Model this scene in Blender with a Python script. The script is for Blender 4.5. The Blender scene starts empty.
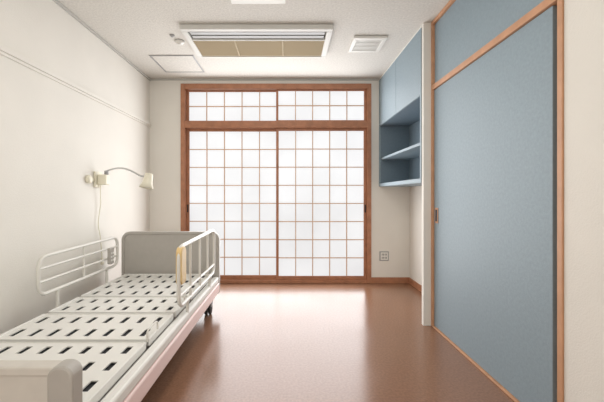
import bpy, bmesh, math
from mathutils import Vector, Matrix

scene = bpy.context.scene
scene.view_settings.view_transform = 'Standard'
COL = scene.collection
D = 4.25          # back wall distance
S = 80.0          # px per metre at back wall
def bx(px): return (px - 288) / S
def bz(py): return 1.1 + (195 - py) / S

# ------------------------------------------------------------ materials
def mat(name, col, rough=0.5, metal=0.0, var=0.0, vscale=8.0, bump=0.0, bscale=120.0, emit=0.0, spec=0.5, coat=0.0):
    m = bpy.data.materials.new(name); m.use_nodes = True
    nt = m.node_tree; N = nt.nodes; L = nt.links
    b = N['Principled BSDF']
    b.inputs['Base Color'].default_value = (*col, 1)
    b.inputs['Roughness'].default_value = rough
    b.inputs['Metallic'].default_value = metal
    b.inputs['Specular IOR Level'].default_value = spec
    b.inputs['Coat Weight'].default_value = coat
    tc = N.new('ShaderNodeTexCoord')
    if var > 0:
        n = N.new('ShaderNodeTexNoise'); n.inputs['Scale'].default_value = vscale
        n.inputs['Detail'].default_value = 6
        L.new(tc.outputs['Object'], n.inputs['Vector'])
        r = N.new('ShaderNodeValToRGB')
        r.color_ramp.elements[0].position = 0.3; r.color_ramp.elements[1].position = 0.7
        r.color_ramp.elements[0].color = (*[c * (1 - var) for c in col], 1)
        r.color_ramp.elements[1].color = (*[min(1, c * (1 + var)) for c in col], 1)
        L.new(n.outputs['Fac'], r.inputs['Fac']); L.new(r.outputs['Color'], b.inputs['Base Color'])
    if bump > 0:
        n2 = N.new('ShaderNodeTexNoise'); n2.inputs['Scale'].default_value = bscale
        L.new(tc.outputs['Object'], n2.inputs['Vector'])
        bp = N.new('ShaderNodeBump'); bp.inputs['Strength'].default_value = bump
        bp.inputs['Distance'].default_value = 0.01
        L.new(n2.outputs['Fac'], bp.inputs['Height']); L.new(bp.outputs['Normal'], b.inputs['Normal'])
    if emit > 0:
        b.inputs['Emission Color'].default_value = (*col, 1)
        b.inputs['Emission Strength'].default_value = emit
    return m

M_wall = mat('wall_paper', (0.78, 0.755, 0.70), 0.85, var=0.02, vscale=3, bump=0.15, bscale=150)
M_ceil = mat('ceiling_board', (0.67, 0.65, 0.605), 0.9, var=0.09, vscale=60, bump=0.3, bscale=120)
M_wood = mat('stained_wood', (0.42, 0.185, 0.098), 0.45, var=0.15, vscale=12)
M_wood2 = mat('light_wood', (0.56, 0.30, 0.17), 0.5, var=0.1, vscale=12)
M_munt = mat('muntin_wood', (0.70, 0.48, 0.34), 0.6, var=0.05, vscale=12)
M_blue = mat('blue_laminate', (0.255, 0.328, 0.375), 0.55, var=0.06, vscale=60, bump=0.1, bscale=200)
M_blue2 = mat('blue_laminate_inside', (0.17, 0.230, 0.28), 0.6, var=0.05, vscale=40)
M_white = mat('white_plastic', (0.78, 0.77, 0.73), 0.4)
M_acwhite = mat('ac_panel_white', (0.66, 0.655, 0.62), 0.5)
M_cream = mat('cream_plastic', (0.80, 0.76, 0.62), 0.4)
M_deck = mat('bed_deck_white', (0.80, 0.79, 0.75), 0.4)
M_bedgrey = mat('bed_board_grey', (0.43, 0.405, 0.37), 0.45, var=0.03, vscale=20)
M_bedgrey2 = mat('bed_board_trim', (0.41, 0.385, 0.352), 0.45)
M_bedbeige = mat('bed_board_beige', (0.60, 0.565, 0.51), 0.45, var=0.03, vscale=20)
M_pink = mat('bed_frame_pink', (0.86, 0.66, 0.63), 0.4)
M_tube = mat('rail_tube', (0.72, 0.70, 0.65), 0.3)
M_pad = mat('rail_pad', (0.72, 0.52, 0.24), 0.5)
M_dark = mat('dark_metal', (0.02, 0.02, 0.024), 0.6)
M_rubber = mat('rubber', (0.035, 0.035, 0.035), 0.7)
M_grey = mat('grey_metal', (0.35, 0.35, 0.35), 0.4)
M_cove = mat('ceiling_trim_grey', (0.50, 0.49, 0.46), 0.6)
M_chrome = mat('chrome', (0.6, 0.6, 0.6), 0.3, metal=1)
M_acbeige = mat('ac_grille_beige', (0.43, 0.345, 0.215), 0.7)
M_acslot = mat('ac_slot', (0.22, 0.22, 0.20), 0.6)
M_blackslot = mat('outlet_slot', (0.02, 0.02, 0.02), 0.6)
M_lamp = mat('lamp_diffuser', (0.95, 0.95, 0.92), 0.4, emit=0.8)

# shoji paper: daylight painted as the paper's own glow, dimmer low down
M_paper = bpy.data.materials.new('shoji_paper'); M_paper.use_nodes = True
nt = M_paper.node_tree; N = nt.nodes; L = nt.links; b = N['Principled BSDF']
b.inputs['Base Color'].default_value = (0.22, 0.225, 0.23, 1); b.inputs['Roughness'].default_value = 0.9
tc = N.new('ShaderNodeTexCoord'); nz = N.new('ShaderNodeTexNoise'); nz.inputs['Scale'].default_value = 1.8
L.new(tc.outputs['Object'], nz.inputs['Vector'])
mr = N.new('ShaderNodeMapRange'); mr.inputs['From Min'].default_value = 0.3; mr.inputs['From Max'].default_value = 0.7
mr.inputs['To Min'].default_value = 0.92; mr.inputs['To Max'].default_value = 1.04
L.new(nz.outputs['Fac'], mr.inputs['Value'])
sx = N.new('ShaderNodeSeparateXYZ'); L.new(tc.outputs['Object'], sx.inputs[0])
m2 = N.new('ShaderNodeMapRange'); m2.inputs['From Min'].default_value = 0.95; m2.inputs['From Max'].default_value = 1.05
m2.inputs['To Min'].default_value = 0.91; m2.inputs['To Max'].default_value = 1.0  # lower panes painted dimmer, as if a parapet outside cut the daylight
L.new(sx.outputs['Z'], m2.inputs['Value'])
mm = N.new('ShaderNodeMath'); mm.operation = 'MULTIPLY'
L.new(mr.outputs[0], mm.inputs[0]); L.new(m2.outputs[0], mm.inputs[1])
m3 = N.new('ShaderNodeMath'); m3.operation = 'MULTIPLY'; m3.inputs[1].default_value = 0.85
L.new(mm.outputs[0], m3.inputs[0])
b.inputs['Emission Color'].default_value = (0.975, 0.985, 1.0, 1)
L.new(m3.outputs[0], b.inputs['Emission Strength'])

# floor
M_floor = bpy.data.materials.new('vinyl_floor'); M_floor.use_nodes = True
nt = M_floor.node_tree; N = nt.nodes; L = nt.links; b = N['Principled BSDF']
b.inputs['Specular IOR Level'].default_value = 0.65
tc = N.new('ShaderNodeTexCoord')
nz = N.new('ShaderNodeTexNoise'); nz.inputs['Scale'].default_value = 70; nz.inputs['Detail'].default_value = 5
nz2 = N.new('ShaderNodeTexNoise'); nz2.inputs['Scale'].default_value = 1.6; nz2.inputs['Detail'].default_value = 3
L.new(tc.outputs['Object'], nz.inputs['Vector']); L.new(tc.outputs['Object'], nz2.inputs['Vector'])
r = N.new('ShaderNodeValToRGB')
r.color_ramp.elements[0].position = 0.35; r.color_ramp.elements[1].position = 0.65
r.color_ramp.elements[0].color = (0.232, 0.119, 0.072, 1); r.color_ramp.elements[1].color = (0.290, 0.151, 0.092, 1)
L.new(nz.outputs['Fac'], r.inputs['Fac']); L.new(r.outputs['Color'], b.inputs['Base Color'])
mr = N.new('ShaderNodeMapRange'); mr.inputs['From Min'].default_value = 0.3; mr.inputs['From Max'].default_value = 0.7
mr.inputs['To Min'].default_value = 0.17; mr.inputs['To Max'].default_value = 0.26
L.new(nz2.outputs['Fac'], mr.inputs['Value']); L.new(mr.outputs[0], b.inputs['Roughness'])
n3 = N.new('ShaderNodeTexNoise'); n3.inputs['Scale'].default_value = 2.5; n3.inputs['Detail'].default_value = 1
L.new(tc.outputs['Object'], n3.inputs['Vector'])
bp = N.new('ShaderNodeBump'); bp.inputs['Strength'].default_value = 0.05; bp.inputs['Distance'].default_value = 0.02
L.new(n3.outputs['Fac'], bp.inputs['Height']); L.new(bp.outputs['Normal'], b.inputs['Normal'])

# ------------------------------------------------------------ geometry helpers
def empty(name, loc):
    e = bpy.data.objects.new(name, None); e.location = loc; e.empty_display_size = 0.1
    COL.objects.link(e); return e

def finish(name, bm, m, parent=None, bevel=0.0, smooth=False, segs=2):
    bmesh.ops.recalc_face_normals(bm, faces=bm.faces)
    me = bpy.data.meshes.new(name); bm.to_mesh(me); bm.free()
    o = bpy.data.objects.new(name, me); COL.objects.link(o)
    me.materials.append(m)
    if smooth:
        for p in me.polygons: p.use_smooth = True
    if bevel > 0:
        md = o.modifiers.new('bevel', 'BEVEL'); md.width = bevel; md.segments = segs
        md.limit_method = 'ANGLE'; md.angle_limit = math.radians(40)
    if parent:
        o.parent = parent; o.matrix_parent_inverse = Matrix.Translation(-parent.location)
    return o

def addbox(bm, x0, x1, y0, y1, z0, z1):
    v = [bm.verts.new(p) for p in ((x0,y0,z0),(x1,y0,z0),(x1,y1,z0),(x0,y1,z0),(x0,y0,z1),(x1,y0,z1),(x1,y1,z1),(x0,y1,z1))]
    for f in ((0,3,2,1),(4,5,6,7),(0,1,5,4),(1,2,6,5),(2,3,7,6),(3,0,4,7)):
        bm.faces.new([v[i] for i in f])

def boxes(name, lst, m, parent=None, bevel=0.0):
    bm = bmesh.new()
    for t in lst: addbox(bm, *t)
    return finish(name, bm, m, parent, bevel)

def prism(name, pts, axis, a0, a1, m, parent=None, bevel=0.0, segs=2):
    """extrude 2-D outline along axis ('x','y','z')"""
    bm = bmesh.new()
    def P(p, a):
        return {'x': (a, p[0], p[1]), 'y': (p[0], a, p[1]), 'z': (p[0], p[1], a)}[axis]
    A = [bm.verts.new(P(p, a0)) for p in pts]; B = [bm.verts.new(P(p, a1)) for p in pts]
    bm.faces.new(A); bm.faces.new(B[::-1]); n = len(pts)
    for i in range(n): bm.faces.new((A[i], A[(i+1) % n], B[(i+1) % n], B[i]))
    return finish(name, bm, m, parent, bevel, segs=segs)

def rrect(x0, x1, z0, z1, r, rb=None, n=8):
    rb = r if rb is None else rb
    out = []
    for cx, cz, rr, a0 in ((x1-r, z1-r, r, 0), (x0+r, z1-r, r, 90), (x0+rb, z0+rb, rb, 180), (x1-rb, z0+rb, rb, 270)):
        for i in range(n+1):
            a = math.radians(a0 + 90*i/n); out.append((cx+rr*math.cos(a), cz+rr*math.sin(a)))
    return out

def tube(name, pts, r, m, parent=None, cyclic=False, fillet=0.0):
    P = [Vector(p) for p in pts]
    if fillet > 0:
        Q = []; n = len(P)
        for i in range(n):
            if not cyclic and i in (0, n-1): Q.append(P[i]); continue
            a, c, e = P[i-1], P[i], P[(i+1) % n]
            f = min(fillet, (a-c).length*0.49, (e-c).length*0.49)
            s = c+(a-c).normalized()*f; t = c+(e-c).normalized()*f
            for k in range(7):
                u = k/6; Q.append(s*(1-u)**2 + c*2*u*(1-u) + t*u*u)
        P = Q
    cu = bpy.data.curves.new(name+'_c', 'CURVE'); cu.dimensions = '3D'; cu.bevel_depth = r; cu.bevel_resolution = 4
    cu.use_fill_caps = True
    sp = cu.splines.new('POLY'); sp.points.add(len(P)-1)
    for i, p in enumerate(P): sp.points[i].co = (*p, 1)
    sp.use_cyclic_u = cyclic
    to = bpy.data.objects.new(name+'_c', cu); COL.objects.link(to)
    bpy.context.view_layer.update()
    me = bpy.data.meshes.new_from_object(to.evaluated_get(bpy.context.evaluated_depsgraph_get()))
    bpy.data.objects.remove(to)
    me.name = name
    for p in me.polygons: p.use_smooth = True
    me.materials.clear(); me.materials.append(m)
    o = bpy.data.objects.new(name, me); COL.objects.link(o)
    if parent:
        o.parent = parent; o.matrix_parent_inverse = Matrix.Translation(-parent.location)
    return o

def lathe(name, prof, mtx, m, parent=None, n=32, smooth=True):
    bm = bmesh.new(); rings = []
    for r, h in prof:
        rings.append([bm.verts.new(mtx @ Vector((r*math.cos(2*math.pi*i/n), r*math.sin(2*math.pi*i/n), h))) for i in range(n)])
    for a, c in zip(rings, rings[1:]):
        for i in range(n): bm.faces.new((a[i], a[(i+1) % n], c[(i+1) % n], c[i]))
    bm.faces.new(rings[0]); bm.faces.new(rings[-1][::-1])
    return finish(name, bm, m, parent, 0, smooth)

# ------------------------------------------------------------ room shell
ZC = 2.55; XL = -1.73; XR = 1.52; XC = 1.21; YF = -1.6
YC0, YC1 = 1.49, 2.86     # closet niche
YP = 2.90                 # alcove side of the closet partition
boxes('floor', [(XL-0.1, 1.8, YF-0.1, D+0.25, -0.1, 0)], M_floor)
boxes('ceiling', [(XL-0.1, 1.8, YF-0.1, D+0.25, ZC, ZC+0.1)], M_ceil)
boxes('wall_left', [(XL-0.1, XL, YF, D, 0, ZC)], M_wall)
WX0, WX1, WZ = bx(181), bx(371), bz(84)
boxes('wall_back', [(XL-0.1, WX0, D, D+0.15, 0, ZC), (WX1, 1.7, D, D+0.15, 0, ZC), (WX0, WX1, D, D+0.15, WZ, ZC)], M_wall)
prism('wall_right', [(XR, D), (XR, YP), (XC, YP), (XC, YC1), (1.50, YC1), (1.50, YC0), (XC, YC0), (XC, YF), (1.7, YF), (1.7, D)], 'z', 0, ZC, M_wall)
boxes('wall_front', [(XL-0.1, 1.7, YF-0.1, YF, 0, ZC)], M_wall)

# trims
boxes('baseboard_back', [(WX1, XR-0.014, D-0.014, D, 0, 0.072), (XL+0.014, WX0, D-0.014, D, 0, 0.072)], M_wood, bevel=0.002)
boxes('baseboard_right', [(XR-0.014, XR, YP, D, 0, 0.072)], M_wood, bevel=0.002)
boxes('baseboard_left', [(XL, XL+0.014, YF, D-0.014, 0, 0.072)], M_wood, bevel=0.002)
boxes('trim_1', [(XL, XL+0.022, YF, D, 1.965, 2.0), (XL, XL+0.012, YF, D, 1.945, 1.965)], M_wall, bevel=0.004)
boxes('trim_2', [(XL, XL+0.02, YF, D, ZC-0.022, ZC)], M_cove, bevel=0.002)
boxes('trim_3', [(XL+0.02, 1.13, D-0.012, D, ZC-0.02, ZC)], M_cove, bevel=0.002)

# ------------------------------------------------------------ shoji window
W = empty('window_1', ((WX0+WX1)/2, D+0.05, 1.2))
J = 0.052
ZT0, ZT1 = bz(128), bz(121)
yf0, yf1 = D-0.02, D+0.13
boxes('frame', [(WX0, WX0+J, yf0, yf1, 0, WZ), (WX1-J, WX1, yf0, yf1, 0, WZ),
                (WX0+J, WX1-J, yf0, yf1, WZ-0.065, WZ), (WX0+J, WX1-J, yf0, yf1, ZT0, ZT1),
                (WX0+J, WX1-J, yf0, yf1, 0, 0.035)], M_wood, W, 0.003)
def leaf(nm, x0, x1, z0, z1, yc, cols, rows, st, tr, brl, side):
    y0, y1 = yc-0.015, yc+0.015
    boxes(nm+'_stiles', [(x0, x0+st, y0, y1, z0, z1), (x1-st, x1, y0, y1, z0, z1),
                         (x0+st, x1-st, y0, y1, z1-tr, z1), (x0+st, x1-st, y0, y1, z0, z0+brl)], M_wood, W, 0.002)
    l = []; t = 0.0055
    ix0, ix1, iz0, iz1 = x0+st, x1-st, z0+brl, z1-tr
    for i in range(1, cols):
        x = ix0+(ix1-ix0)*i/cols; l.append((x-t, x+t, y0+0.006, yc+0.008, iz0, iz1))
    for j in range(1, rows):
        z = iz0+(iz1-iz0)*j/rows; l.append((ix0, ix1, y0+0.008, yc+0.008, z-t, z+t))
    boxes(nm+'_muntins', l, M_munt, W)
    boxes(nm+'_paper', [(ix0-0.005, ix1+0.005, yc+0.0085, yc+0.0105, iz0-0.005, iz1+0.005)], M_paper, W)
    if side:
        hx = x1-st*0.5 if side > 0 else x0+st*0.5
        boxes(nm+'_pull', [(hx-0.009, hx+0.009, y0-0.003, y0+0.001, 0.88, 0.98)], M_dark, W, 0.004)
xm = bx(277)
leaf('shoji_1', WX0+J, xm+0.03, 0.035, ZT0, D+0.075, 5, 8, 0.032, 0.03, 0.045, -1)
leaf('shoji_2', xm-0.012, WX1-J, 0.035, ZT0, D+0.035, 5, 8, 0.032, 0.03, 0.045, 1)
leaf('transom_1', WX0+J, xm+0.03, ZT1, WZ-0.065, D+0.075, 5, 2, 0.028, 0.012, 0.016, 0)
leaf('transom_2', xm-0.012, WX1-J, ZT1, WZ-0.065, D+0.035, 5, 2, 0.028, 0.012, 0.016, 0)

# ------------------------------------------------------------ closet
C = empty('closet', (1.3, 2.15, 1.2))
fx0, fx1 = XC-0.008, XC+0.09
boxes('frame', [(fx0, fx1, YC1-0.026, YC1-0.002, 0.002, ZC-0.002), (fx0, fx1, YC0+0.002, YC0+0.030, 0.002, ZC-0.002),
                (fx0, fx1, YC0+0.030, YC1-0.026, 1.975, 2.015), (fx0, fx1, YC0+0.030, YC1-0.026, ZC-0.03, ZC-0.002),
                (fx0, fx1, YC0+0.030, YC1-0.026, 0.001, 0.012)], M_wood2, C, 0.002)
boxes('sliding_door', [(XC+0.008, XC+0.035, YC0+0.075, YC1-0.028, 0.014, 1.973)], M_blue, C, 0.002)
boxes('sliding_door_rear', [(XC+0.045, XC+0.07, YC0+0.032, YC0+0.6, 0.014, 1.973)], M_blue, C, 0.002)
boxes('upper_door', [(XC+0.012, XC+0.035, YC0+0.032, YC1-0.028, 2.017, ZC-0.032)], M_blue, C, 0.002)
boxes('door_pull', [(XC+0.002, XC+0.0075, YC1-0.108, YC1-0.055, 0.87, 0.995)], M_wood2, C, 0.002)
boxes('door_pull_recess', [(XC+0.0005, XC+0.004, YC1-0.098, YC1-0.065, 0.885, 0.98)], M_dark, C)
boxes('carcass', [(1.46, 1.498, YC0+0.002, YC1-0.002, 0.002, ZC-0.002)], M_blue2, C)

# ------------------------------------------------------------ wall cabinet with open shelves
K = empty('wall_cabinet', (1.33, 3.58, 1.9))
cx0, cx1, cy0, cy1 = 1.135, XR-0.002, YP+0.002, D-0.003
t = 0.022; zb = 1.225; zd = 1.955; zt = ZC-0.022
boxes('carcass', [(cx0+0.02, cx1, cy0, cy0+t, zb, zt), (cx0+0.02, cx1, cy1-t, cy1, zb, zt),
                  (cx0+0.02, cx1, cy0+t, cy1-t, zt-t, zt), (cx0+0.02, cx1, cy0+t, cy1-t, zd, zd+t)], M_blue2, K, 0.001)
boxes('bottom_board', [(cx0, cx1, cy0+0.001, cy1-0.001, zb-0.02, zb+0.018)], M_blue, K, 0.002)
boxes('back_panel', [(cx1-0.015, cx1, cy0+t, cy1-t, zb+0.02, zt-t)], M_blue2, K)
boxes('shelf', [(cx0+0.02, cx1-0.016, cy0+t, cy1-t, 1.535, 1.56)], M_blue, K, 0.001)
boxes('side_front_edge', [(cx0, cx0+0.019, cy0, cy0+t, zb+0.02, zd-0.002), (cx0, cx0+0.019, cy1-t, cy1, zb+0.02, zd-0.002)], M_blue, K)
ym = 3.58
boxes('door_a', [(cx0, cx0+0.019, cy0, ym-0.003, zd, zt)], M_blue, K, 0.0015)
boxes('door_b', [(cx0, cx0+0.019, ym+0.003, cy1, zd, zt)], M_blue, K, 0.0015)
boxes('cornice', [(cx0+0.005, cx1, cy0, cy1, zt+0.001, ZC-0.001)], M_white, K)
# plastered return that the cabinet dies into (full height, part of the room)
boxes('trim_4', [(cx0+0.006, XC, YC1+0.002, YP, 0.0, ZC)], M_wall)

# ------------------------------------------------------------ ceiling: air conditioner
A = empty('air_conditioner', (-0.27, 3.19, ZC-0.02))
ax0, ax1, ay0, ay1 = -0.92, 0.385, 2.88, 3.49
z1 = ZC-0.001; z0 = ZC-0.045
boxes('panel_frame', [(ax0, ax1, ay0, ay0+0.05, z0, z1), (ax0, ax1, ay1-0.03, ay1, z0, z1),
                      (ax0, ax0+0.05, ay0+0.05, ay1-0.03, z0, z1), (ax1-0.05, ax1, ay0+0.05, ay1-0.03, z0, z1),
                      (ax0+0.05, ax1-0.05, ay0+0.205, ay0+0.225, z0, z1)], M_acwhite, A, 0.006)
boxes('outlet_recess', [(ax0+0.05, ax1-0.05, ay0+0.05, ay0+0.205, z1-0.012, z1)], M_acslot, A)
boxes('louvre', [(ax0+0.065, ax1-0.065, ay0+0.07, ay0+0.12, z0+0.008, z0+0.014), (ax0+0.065, ax1-0.065, ay0+0.14, ay0+0.185, z0+0.008, z0+0.014)], M_grey, A, 0.002)
boxes('grille_panel', [(ax0+0.05, ax1-0.05, ay0+0.225, ay1-0.03, z0+0.012, z1)], M_acbeige, A)
boxes('grille_slats', [(ax0+0.052, ax1-0.052, ay0+0.237+i*0.021, ay0+0.247+i*0.021, z0+0.004, z0+0.012) for i in range(16)] +
      [(x-0.005, x+0.005, ay0+0.227, ay1-0.032, z0+0.003, z0+0.012) for x in (-0.49, 0.0-0.05)], M_acbeige, A)

# ceiling hatch
H = empty('ceiling_hatch', (-1.2, 3.76, ZC))
hx0, hx1, hy0, hy1 = -1.44, -0.98, 3.52, 4.0
f = 0.016
boxes('hatch_frame', [(hx0, hx1, hy0, hy0+f, ZC-0.008, ZC-0.001), (hx0, hx1, hy1-f, hy1, ZC-0.008, ZC-0.001),
                      (hx0, hx0+f, hy0+f, hy1-f, ZC-0.008, ZC-0.001), (hx1-f, hx1, hy0+f, hy1-f, ZC-0.008, ZC-0.001)], M_grey, H, 0.001)
boxes('hatch_panel', [(hx0+f+0.003, hx1-f-0.003, hy0+f+0.003, hy1-f-0.003, ZC-0.006, ZC-0.001)], M_ceil, H)

# air vent
V = empty('air_vent', (0.75, 3.25, ZC))
vx0, vx1, vy0, vy1 = 0.60, 0.905, 3.09, 3.40
boxes('vent_frame', [(vx0, vx1, vy0, vy0+0.035, ZC-0.025, ZC-0.001), (vx0, vx1, vy1-0.035, vy1, ZC-0.025, ZC-0.001),
                     (vx0, vx0+0.035, vy0+0.035, vy1-0.035, ZC-0.025, ZC-0.001), (vx1-0.035, vx1, vy0+0.035, vy1-0.035, ZC-0.025, ZC-0.001)], M_white, V, 0.004)
boxes('vent_slats', [(vx0+0.036, vx1-0.036, vy0+0.045+i*0.03, vy0+0.061+i*0.03, ZC-0.02, ZC-0.012) for i in range(8)], M_white, V)
boxes('vent_back', [(vx0+0.036, vx1-0.036, vy0+0.036, vy1-0.036, ZC-0.005, ZC-0.001)], M_acslot, V)

# smoke detector, hook
SD = empty('smoke_detector', (-1.02, 3.2, ZC-0.02))
flip = Matrix.Translation((-1.02, 3.2, ZC-0.001)) @ Matrix.Rotation(math.pi, 4, 'X')
lathe('detector_body', [(0.042, 0), (0.042, 0.012), (0.034, 0.022), (0.018, 0.024), (0.016, 0.032), (0.01, 0.036)], flip, M_white, SD)
lathe('detector_ring', [(0.0435, 0.0), (0.0435, 0.004), (0.0425, 0.005)], flip, M_grey, SD)
NC = empty('ceiling_hook', (-1.05, 3.08, ZC-0.01))
flip = Matrix.Translation((-1.05, 3.08, ZC-0.001)) @ Matrix.Rotation(math.pi, 4, 'X')
lathe('hook_base', [(0.022, 0), (0.022, 0.006), (0.012, 0.010), (0.008, 0.02)], flip, M_grey, NC)

# ceiling light
CL = empty('ceiling_light', (-0.22, 1.86, ZC-0.04))
boxes('housing', [(-0.42, -0.02, 1.2, 2.53, ZC-0.03, ZC-0.001)], M_white, CL, 0.004)
boxes('diffuser', [(-0.40, -0.04, 1.23, 2.40, ZC-0.075, ZC-0.031)], M_lamp, CL, 0.012)

# ------------------------------------------------------------ outlet
O = empty('electrical_outlet', (bx(384), D, bz(256)))
ox, oz = bx(384), bz(256)
boxes('plate', [(ox-0.058, ox+0.058, D-0.009, D-0.0005, oz-0.06, oz+0.06)], M_grey, O, 0.004)
boxes('insert', [(ox-0.045, ox+0.045, D-0.012, D-0.009, oz-0.047, oz+0.047)], M_white, O, 0.001)
boxes('slots', [(ox+dx-0.003, ox+dx+0.003, D-0.0135, D-0.0119, oz+dz-0.012, oz+dz+0.012) for dx in (-0.026, -0.01, 0.01, 0.026) for dz in (-0.02, 0.02)], M_blackslot, O)

# ------------------------------------------------------------ wall lamp
LY = 3.08
WL = empty('wall_lamp', (XL+0.05, LY, 1.24))
boxes('bracket_plate', [(XL+0.001, XL+0.02, LY-0.06, LY+0.05, 1.17, 1.31)], M_cream, WL, 0.004)
boxes('bracket_body', [(XL+0.02, XL+0.10, LY-0.035, LY+0.03, 1.19, 1.285)], M_cream, WL, 0.01)
mt = Matrix.Translation((XL+0.001, LY-0.15, 1.235)) @ Matrix.Rotation(math.pi/2, 4, 'Y')
lathe('junction_cap', [(0.036, 0), (0.036, 0.02), (0.03, 0.032), (0.02, 0.036)], mt, M_cream, WL)
boxes('junction_link', [(XL+0.001, XL+0.012, LY-0.12, LY-0.055, 1.225, 1.245)], M_cream, WL, 0.002)
mt = Matrix.Translation((XL+0.085, LY, 1.285))
lathe('pivot', [(0.018, 0), (0.018, 0.03), (0.012, 0.036)], mt, M_grey, WL)
arm = []
for i in range(25):
    u = i/24
    arm.append((XL+0.085+u*0.36, LY-0.01*u, 1.31+0.05*math.sin(math.pi*min(1, u*1.1+0.05))-0.045*u))
tube('arm', arm, 0.008, M_chrome, WL)
ex, ey, ez = arm[-1]
tube('arm_joint', [(ex-0.01, ey, ez), (ex+0.03, ey-0.004, ez-0.006)], 0.014, M_cream, WL)
mt = Matrix.Translation((ex+0.035, ey-0.005, ez+0.03)) @ Matrix.Rotation(math.radians(188), 4, 'Y') @ Matrix.Rotation(math.radians(10), 4, 'X')
lathe('lamp_head', [(0.022, 0), (0.034, 0.006), (0.038, 0.05), (0.044, 0.09), (0.062, 0.135), (0.060, 0.135), (0.041, 0.09), (0.02, 0.08)], mt, M_cream, WL)
lathe('bulb', [(0.014, 0.08), (0.03, 0.095), (0.034, 0.115), (0.02, 0.128)], mt, M_white, WL, 20)
cord = [(XL+0.03, LY+0.0, 1.19), (XL+0.03, LY, 1.12), (XL+0.025, LY+0.02, 1.02), (XL+0.02, LY+0.0, 0.93), (XL+0.02, LY-0.02, 0.83), (XL+0.02, LY+0.02, 0.72), (XL+0.02, LY+0.05, 0.5)]
tube('cord', cord, 0.004, M_cream, WL, fillet=0.05)
boxes('cord_switch', [(XL+0.012, XL+0.03, LY+0.035, LY+0.065, 0.46, 0.52)], M_cream, WL, 0.004)

# ------------------------------------------------------------ hospital bed
B = empty('hospital_bed', (-1.12, 2.17, 0.3))
bxl, bxr = -1.60, -0.66
y_h, y_f = 3.27, 1.08
# head board
prism('head_board', rrect(bxl+0.012, bxr-0.012, 0.16, 0.735, 0.07, 0.02), 'y', y_h, y_h+0.035, M_bedgrey, B, 0.006)
def band(x0, x1, z0, z1, r, w):
    a = rrect(x0, x1, z0, z1, r, 0.02); c = rrect(x0+w, x1-w, z0+w, z1-w, max(0.01, r-w), 0.01)
    return a, c
def ringprism(name, x0, x1, z0, z1, r, w, y0, y1, m, parent):
    a, c = band(x0, x1, z0, z1, r, w)
    bm = bmesh.new(); n = len(a)
    R = [[bm.verts.new((p[0], y, p[1])) for p in q] for q, y in ((a, y0), (c, y0), (c, y1), (a, y1))]
    for k in range(4):
        for i in range(n):
            bm.faces.new((R[k][i], R[k][(i+1) % n], R[(k+1) % 4][(i+1) % n], R[(k+1) % 4][i]))
    return finish(name, bm, m, parent, 0.006)
ringprism('head_board_edge', bxl, bxr, 0.15, 0.748, 0.08, 0.028, y_h-0.008, y_h+0.043, M_bedgrey2, B)
# foot board
prism('foot_board', rrect(bxl+0.012, bxr-0.012, 0.14, 0.562, 0.06, 0.02), 'y', y_f-0.035, y_f, M_bedbeige, B, 0.006)
ringprism('foot_board_edge', bxl, bxr, 0.13, 0.574, 0.07, 0.03, y_f-0.043, y_f+0.008, M_bedbeige, B)
prism('foot_board_cap', rrect(bxr-0.075, bxr+0.004, 0.17, 0.577, 0.035, 0.03), 'y', y_f-0.047, y_f+0.012, M_bedgrey, B, 0.008)
prism('foot_board_cap_wall', rrect(bxl-0.004, bxl+0.075, 0.17, 0.577, 0.035, 0.03), 'y', y_f-0.047, y_f+0.012, M_bedgrey, B, 0.008)

# deck panels with real slots
dz1, dz0 = 0.345, 0.33
dx0, dx1 = -1.535, -0.735
def deck(name, y0, y1, rows, cols=8, sl=0.078, sw=0.030):
    xs = [dx0]; ys = [y0]
    px = (dx1-dx0)/cols; py = (y1-y0)/rows
    for i in range(cols):
        c = dx0+px*(i+0.5); xs += [c-sw/2, c+sw/2]
    for j in range(rows):
        c = y0+py*(j+0.5); ys += [c-sl/2, c+sl/2]
    xs.append(dx1); ys.append(y1)
    bm = bmesh.new()
    V0 = [[bm.verts.new((x, y, dz1)) for y in ys] for x in xs]
    for i in range(len(xs)-1):
        for j in range(len(ys)-1):
            if i % 2 == 1 and j % 2 == 1: continue
            bm.faces.new((V0[i][j], V0[i+1][j], V0[i+1][j+1], V0[i][j+1]))
    o = finish(name, bm, M_deck, B)
    md = o.modifiers.new('s', 'SOLIDIFY'); md.thickness = 0.006; md.offset = -1
    boxes(name+'_rim', [(dx0-0.012, dx0, y0, y1, dz0-0.02, dz1+0.006), (dx1, dx1+0.012, y0, y1, dz0-0.02, dz1+0.006),
                        (dx0, dx1, y0-0.006, y0, dz0-0.02, dz1+0.005), (dx0, dx1, y1, y1+0.006, dz0-0.02, dz1+0.005)], M_deck, B, 0.003)
    boxes(name+'_slot_shade', [(dx0+0.001, dx1-0.001, y0+0.001, y1-0.001, 0.325, 0.333)], M_dark, B)  # black sheet added close under the slots, standing in for shade below
deck('deck_head', 2.54, 3.235, 4, sl=0.09)
deck('deck_hip', 2.19, 2.50, 2)
deck('deck_thigh', 1.775, 2.15, 2, sl=0.10)
deck('deck_foot', 1.11, 1.735, 4)
boxes('hinge_bars', [(dx0, dx1, y-0.008, y+0.008, 0.31, 0.335) for y in (2.52, 2.17, 1.755)], M_grey, B, 0.002)
boxes('deck_beams', [(dx0+0.05, dx0+0.09, 1.1, 3.26, 0.28, 0.322), (dx1-0.09, dx1-0.05, 1.1, 3.26, 0.28, 0.322)], M_grey, B, 0.002)
# mattress stops
for i, yy in enumerate((2.46, 1.83)):
    tube('mattress_stop_%d' % i, [(dx1+0.006, yy-0.07, 0.34), (dx1+0.006, yy-0.07, 0.40), (dx1+0.006, yy+0.07, 0.40), (dx1+0.006, yy+0.07, 0.34)], 0.005, M_tube, B, fillet=0.03)
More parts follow.
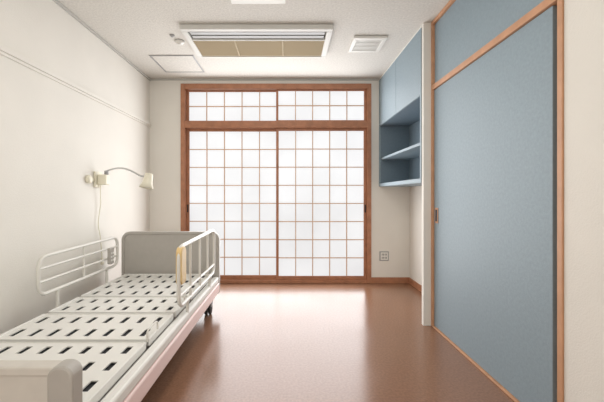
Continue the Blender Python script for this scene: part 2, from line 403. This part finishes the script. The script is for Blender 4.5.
# side frames
boxes('side_frame', [(bxr-0.058, bxr-0.004, y_f+0.012, y_h-0.01, 0.262, 0.318), (bxl+0.004, bxl+0.05, y_f+0.012, y_h-0.01, 0.262, 0.318)], M_white, B, 0.012)
boxes('side_stripe', [(bxr-0.035, bxr+0.003, y_f+0.013, y_h-0.01, 0.17, 0.260), (bxl-0.003, bxl+0.035, y_f+0.013, y_h-0.01, 0.17, 0.260)], M_pink, B, 0.010)
# base
boxes('base_frame', [(-1.44, -1.39, 1.22, 3.2, 0.115, 0.165), (-0.87, -0.82, 1.22, 3.2, 0.115, 0.165),
                     (-1.39, -0.87, 1.3, 1.35, 0.115, 0.165), (-1.39, -0.87, 3.08, 3.13, 0.115, 0.165),
                     (-1.39, -0.87, 2.1, 2.15, 0.115, 0.165),
                     (-0.83, -0.735, 3.13, 3.18, 0.115, 0.165), (-0.83, -0.735, 1.25, 1.3, 0.115, 0.165),
                     (-1.52, -1.43, 3.13, 3.18, 0.115, 0.165), (-1.52, -1.43, 1.25, 1.3, 0.115, 0.165)], M_white, B, 0.006)
boxes('lift_links', [(-1.36, -1.32, 1.5, 1.56, 0.14, 0.32), (-0.94, -0.90, 1.5, 1.56, 0.14, 0.32), (-1.36, -1.32, 2.8, 2.86, 0.14, 0.32),
                     (-0.94, -0.90, 2.8, 2.86, 0.14, 0.32), (-1.38, -0.88, 1.5, 1.56, 0.14, 0.17), (-1.38, -0.88, 2.8, 2.86, 0.14, 0.17)], M_grey, B, 0.004)
for i, (cx, cy) in enumerate(((-0.735, 3.155), (-0.765, 1.275), (-1.5, 3.155), (-1.5, 1.275))):
    for k, dxx in enumerate((-0.018, 0.018)):
        mt = Matrix.Translation((cx+dxx-0.011, cy-0.02, 0.052)) @ Matrix.Rotation(math.pi/2, 4, 'Y')
        lathe('caster_wheel_%d_%d' % (i, k), [(0.046, 0), (0.052, 0.004), (0.052, 0.018), (0.046, 0.022)], mt, M_rubber, B, 28)
    prism('caster_fork_%d' % i, [(cy-0.055, 0.075), (cy+0.02, 0.075), (cy+0.03, 0.115), (cy-0.035, 0.118)], 'x', cx-0.034, cx+0.034, M_grey, B, 0.004)
# rails
def rail(nm, x, y0, y1, z0, z1, nv, hz):
    r = 0.0125
    tube(nm+'_loop', [(x, y0, z0), (x, y0, z1-0.01), (x, y1, z1), (x, y1, z0)], r, M_tube, B, cyclic=True, fillet=0.08)
    for i in range(nv):
        y = y0+(y1-y0)*(i+1)/(nv+1); tube(nm+'_bar_%d' % i, [(x, y, z0), (x, y, z1-0.005)], 0.009, M_tube, B)
    for k, z in enumerate(hz):
        tube(nm+'_hbar_%d' % k, [(x, y0, z), (x, y1, z)], 0.009, M_tube, B)
    for k, y in enumerate((y0+0.18, y1-0.18)):
        tube(nm+'_post_%d' % k, [(x, y, 0.27), (x, y, z0)], 0.011, M_tube, B)
rail('wall_side_rail', -1.572, 2.14, 3.13, 0.46, 0.715, 0, (0.63, 0.545))
tube('wall_side_rail_mid', [(-1.572, 2.62, 0.46), (-1.572, 2.62, 0.71)], 0.009, M_tube, B)
rail('open_side_rail', -0.675, 2.10, 3.10, 0.40, 0.785, 3, (0.47,))
prism('rail_pad', rrect(2.095, 2.20, 0.54, 0.775, 0.045, 0.03), 'x', -0.694, -0.656, M_pad, B, 0.008)
# handset hung on the wall-side rail
prism('handset', rrect(2.93, 3.0, 0.50, 0.64, 0.012), 'x', -1.558, -1.532, M_bedgrey, B, 0.004)
boxes('handset_buttons', [(-1.532, -1.529, 2.942+a*0.028, 2.96+a*0.028, 0.525+k*0.03, 0.542+k*0.03) for a in (0, 1) for k in range(3)], M_white, B)

# ------------------------------------------------------------ camera
cd = bpy.data.cameras.new('camera'); cam = bpy.data.objects.new('camera', cd); COL.objects.link(cam)
cam.location = (0, 0, 1.1); cam.rotation_euler = (math.pi/2, 0, 0)
cd.sensor_width = 36; cd.lens = 340/604*36; cd.shift_x = 14/604; cd.shift_y = -6/604; cd.clip_start = 0.02
scene.camera = cam

# ------------------------------------------------------------ lights
def area(name, loc, rot, sx, sy, p, col):
    l = bpy.data.lights.new(name, 'AREA'); l.shape = 'RECTANGLE'; l.size = sx; l.size_y = sy; l.energy = p; l.color = col
    o = bpy.data.objects.new(name, l); o.location = loc; o.rotation_euler = rot; COL.objects.link(o)
    return o
area('window_daylight', (bx(276), D-0.06, 1.25), (-math.pi/2, 0, 0), 2.2, 2.3, 52, (0.98, 0.985, 1.0))
area('ceiling_lamp_light', (-0.22, 1.85, ZC-0.085), (0, 0, 0), 0.34, 1.15, 12, (1, 0.98, 0.94))
area('room_fill_light', (-0.2, -1.45, 1.5), (math.pi/2, 0, 0), 2.4, 2.0, 35, (1, 0.98, 0.94))
w = bpy.data.worlds.new('world'); scene.world = w; w.use_nodes = True
w.node_tree.nodes['Background'].inputs[0].default_value = (0.9, 0.95, 1, 1)
w.node_tree.nodes['Background'].inputs[1].default_value = 0.6
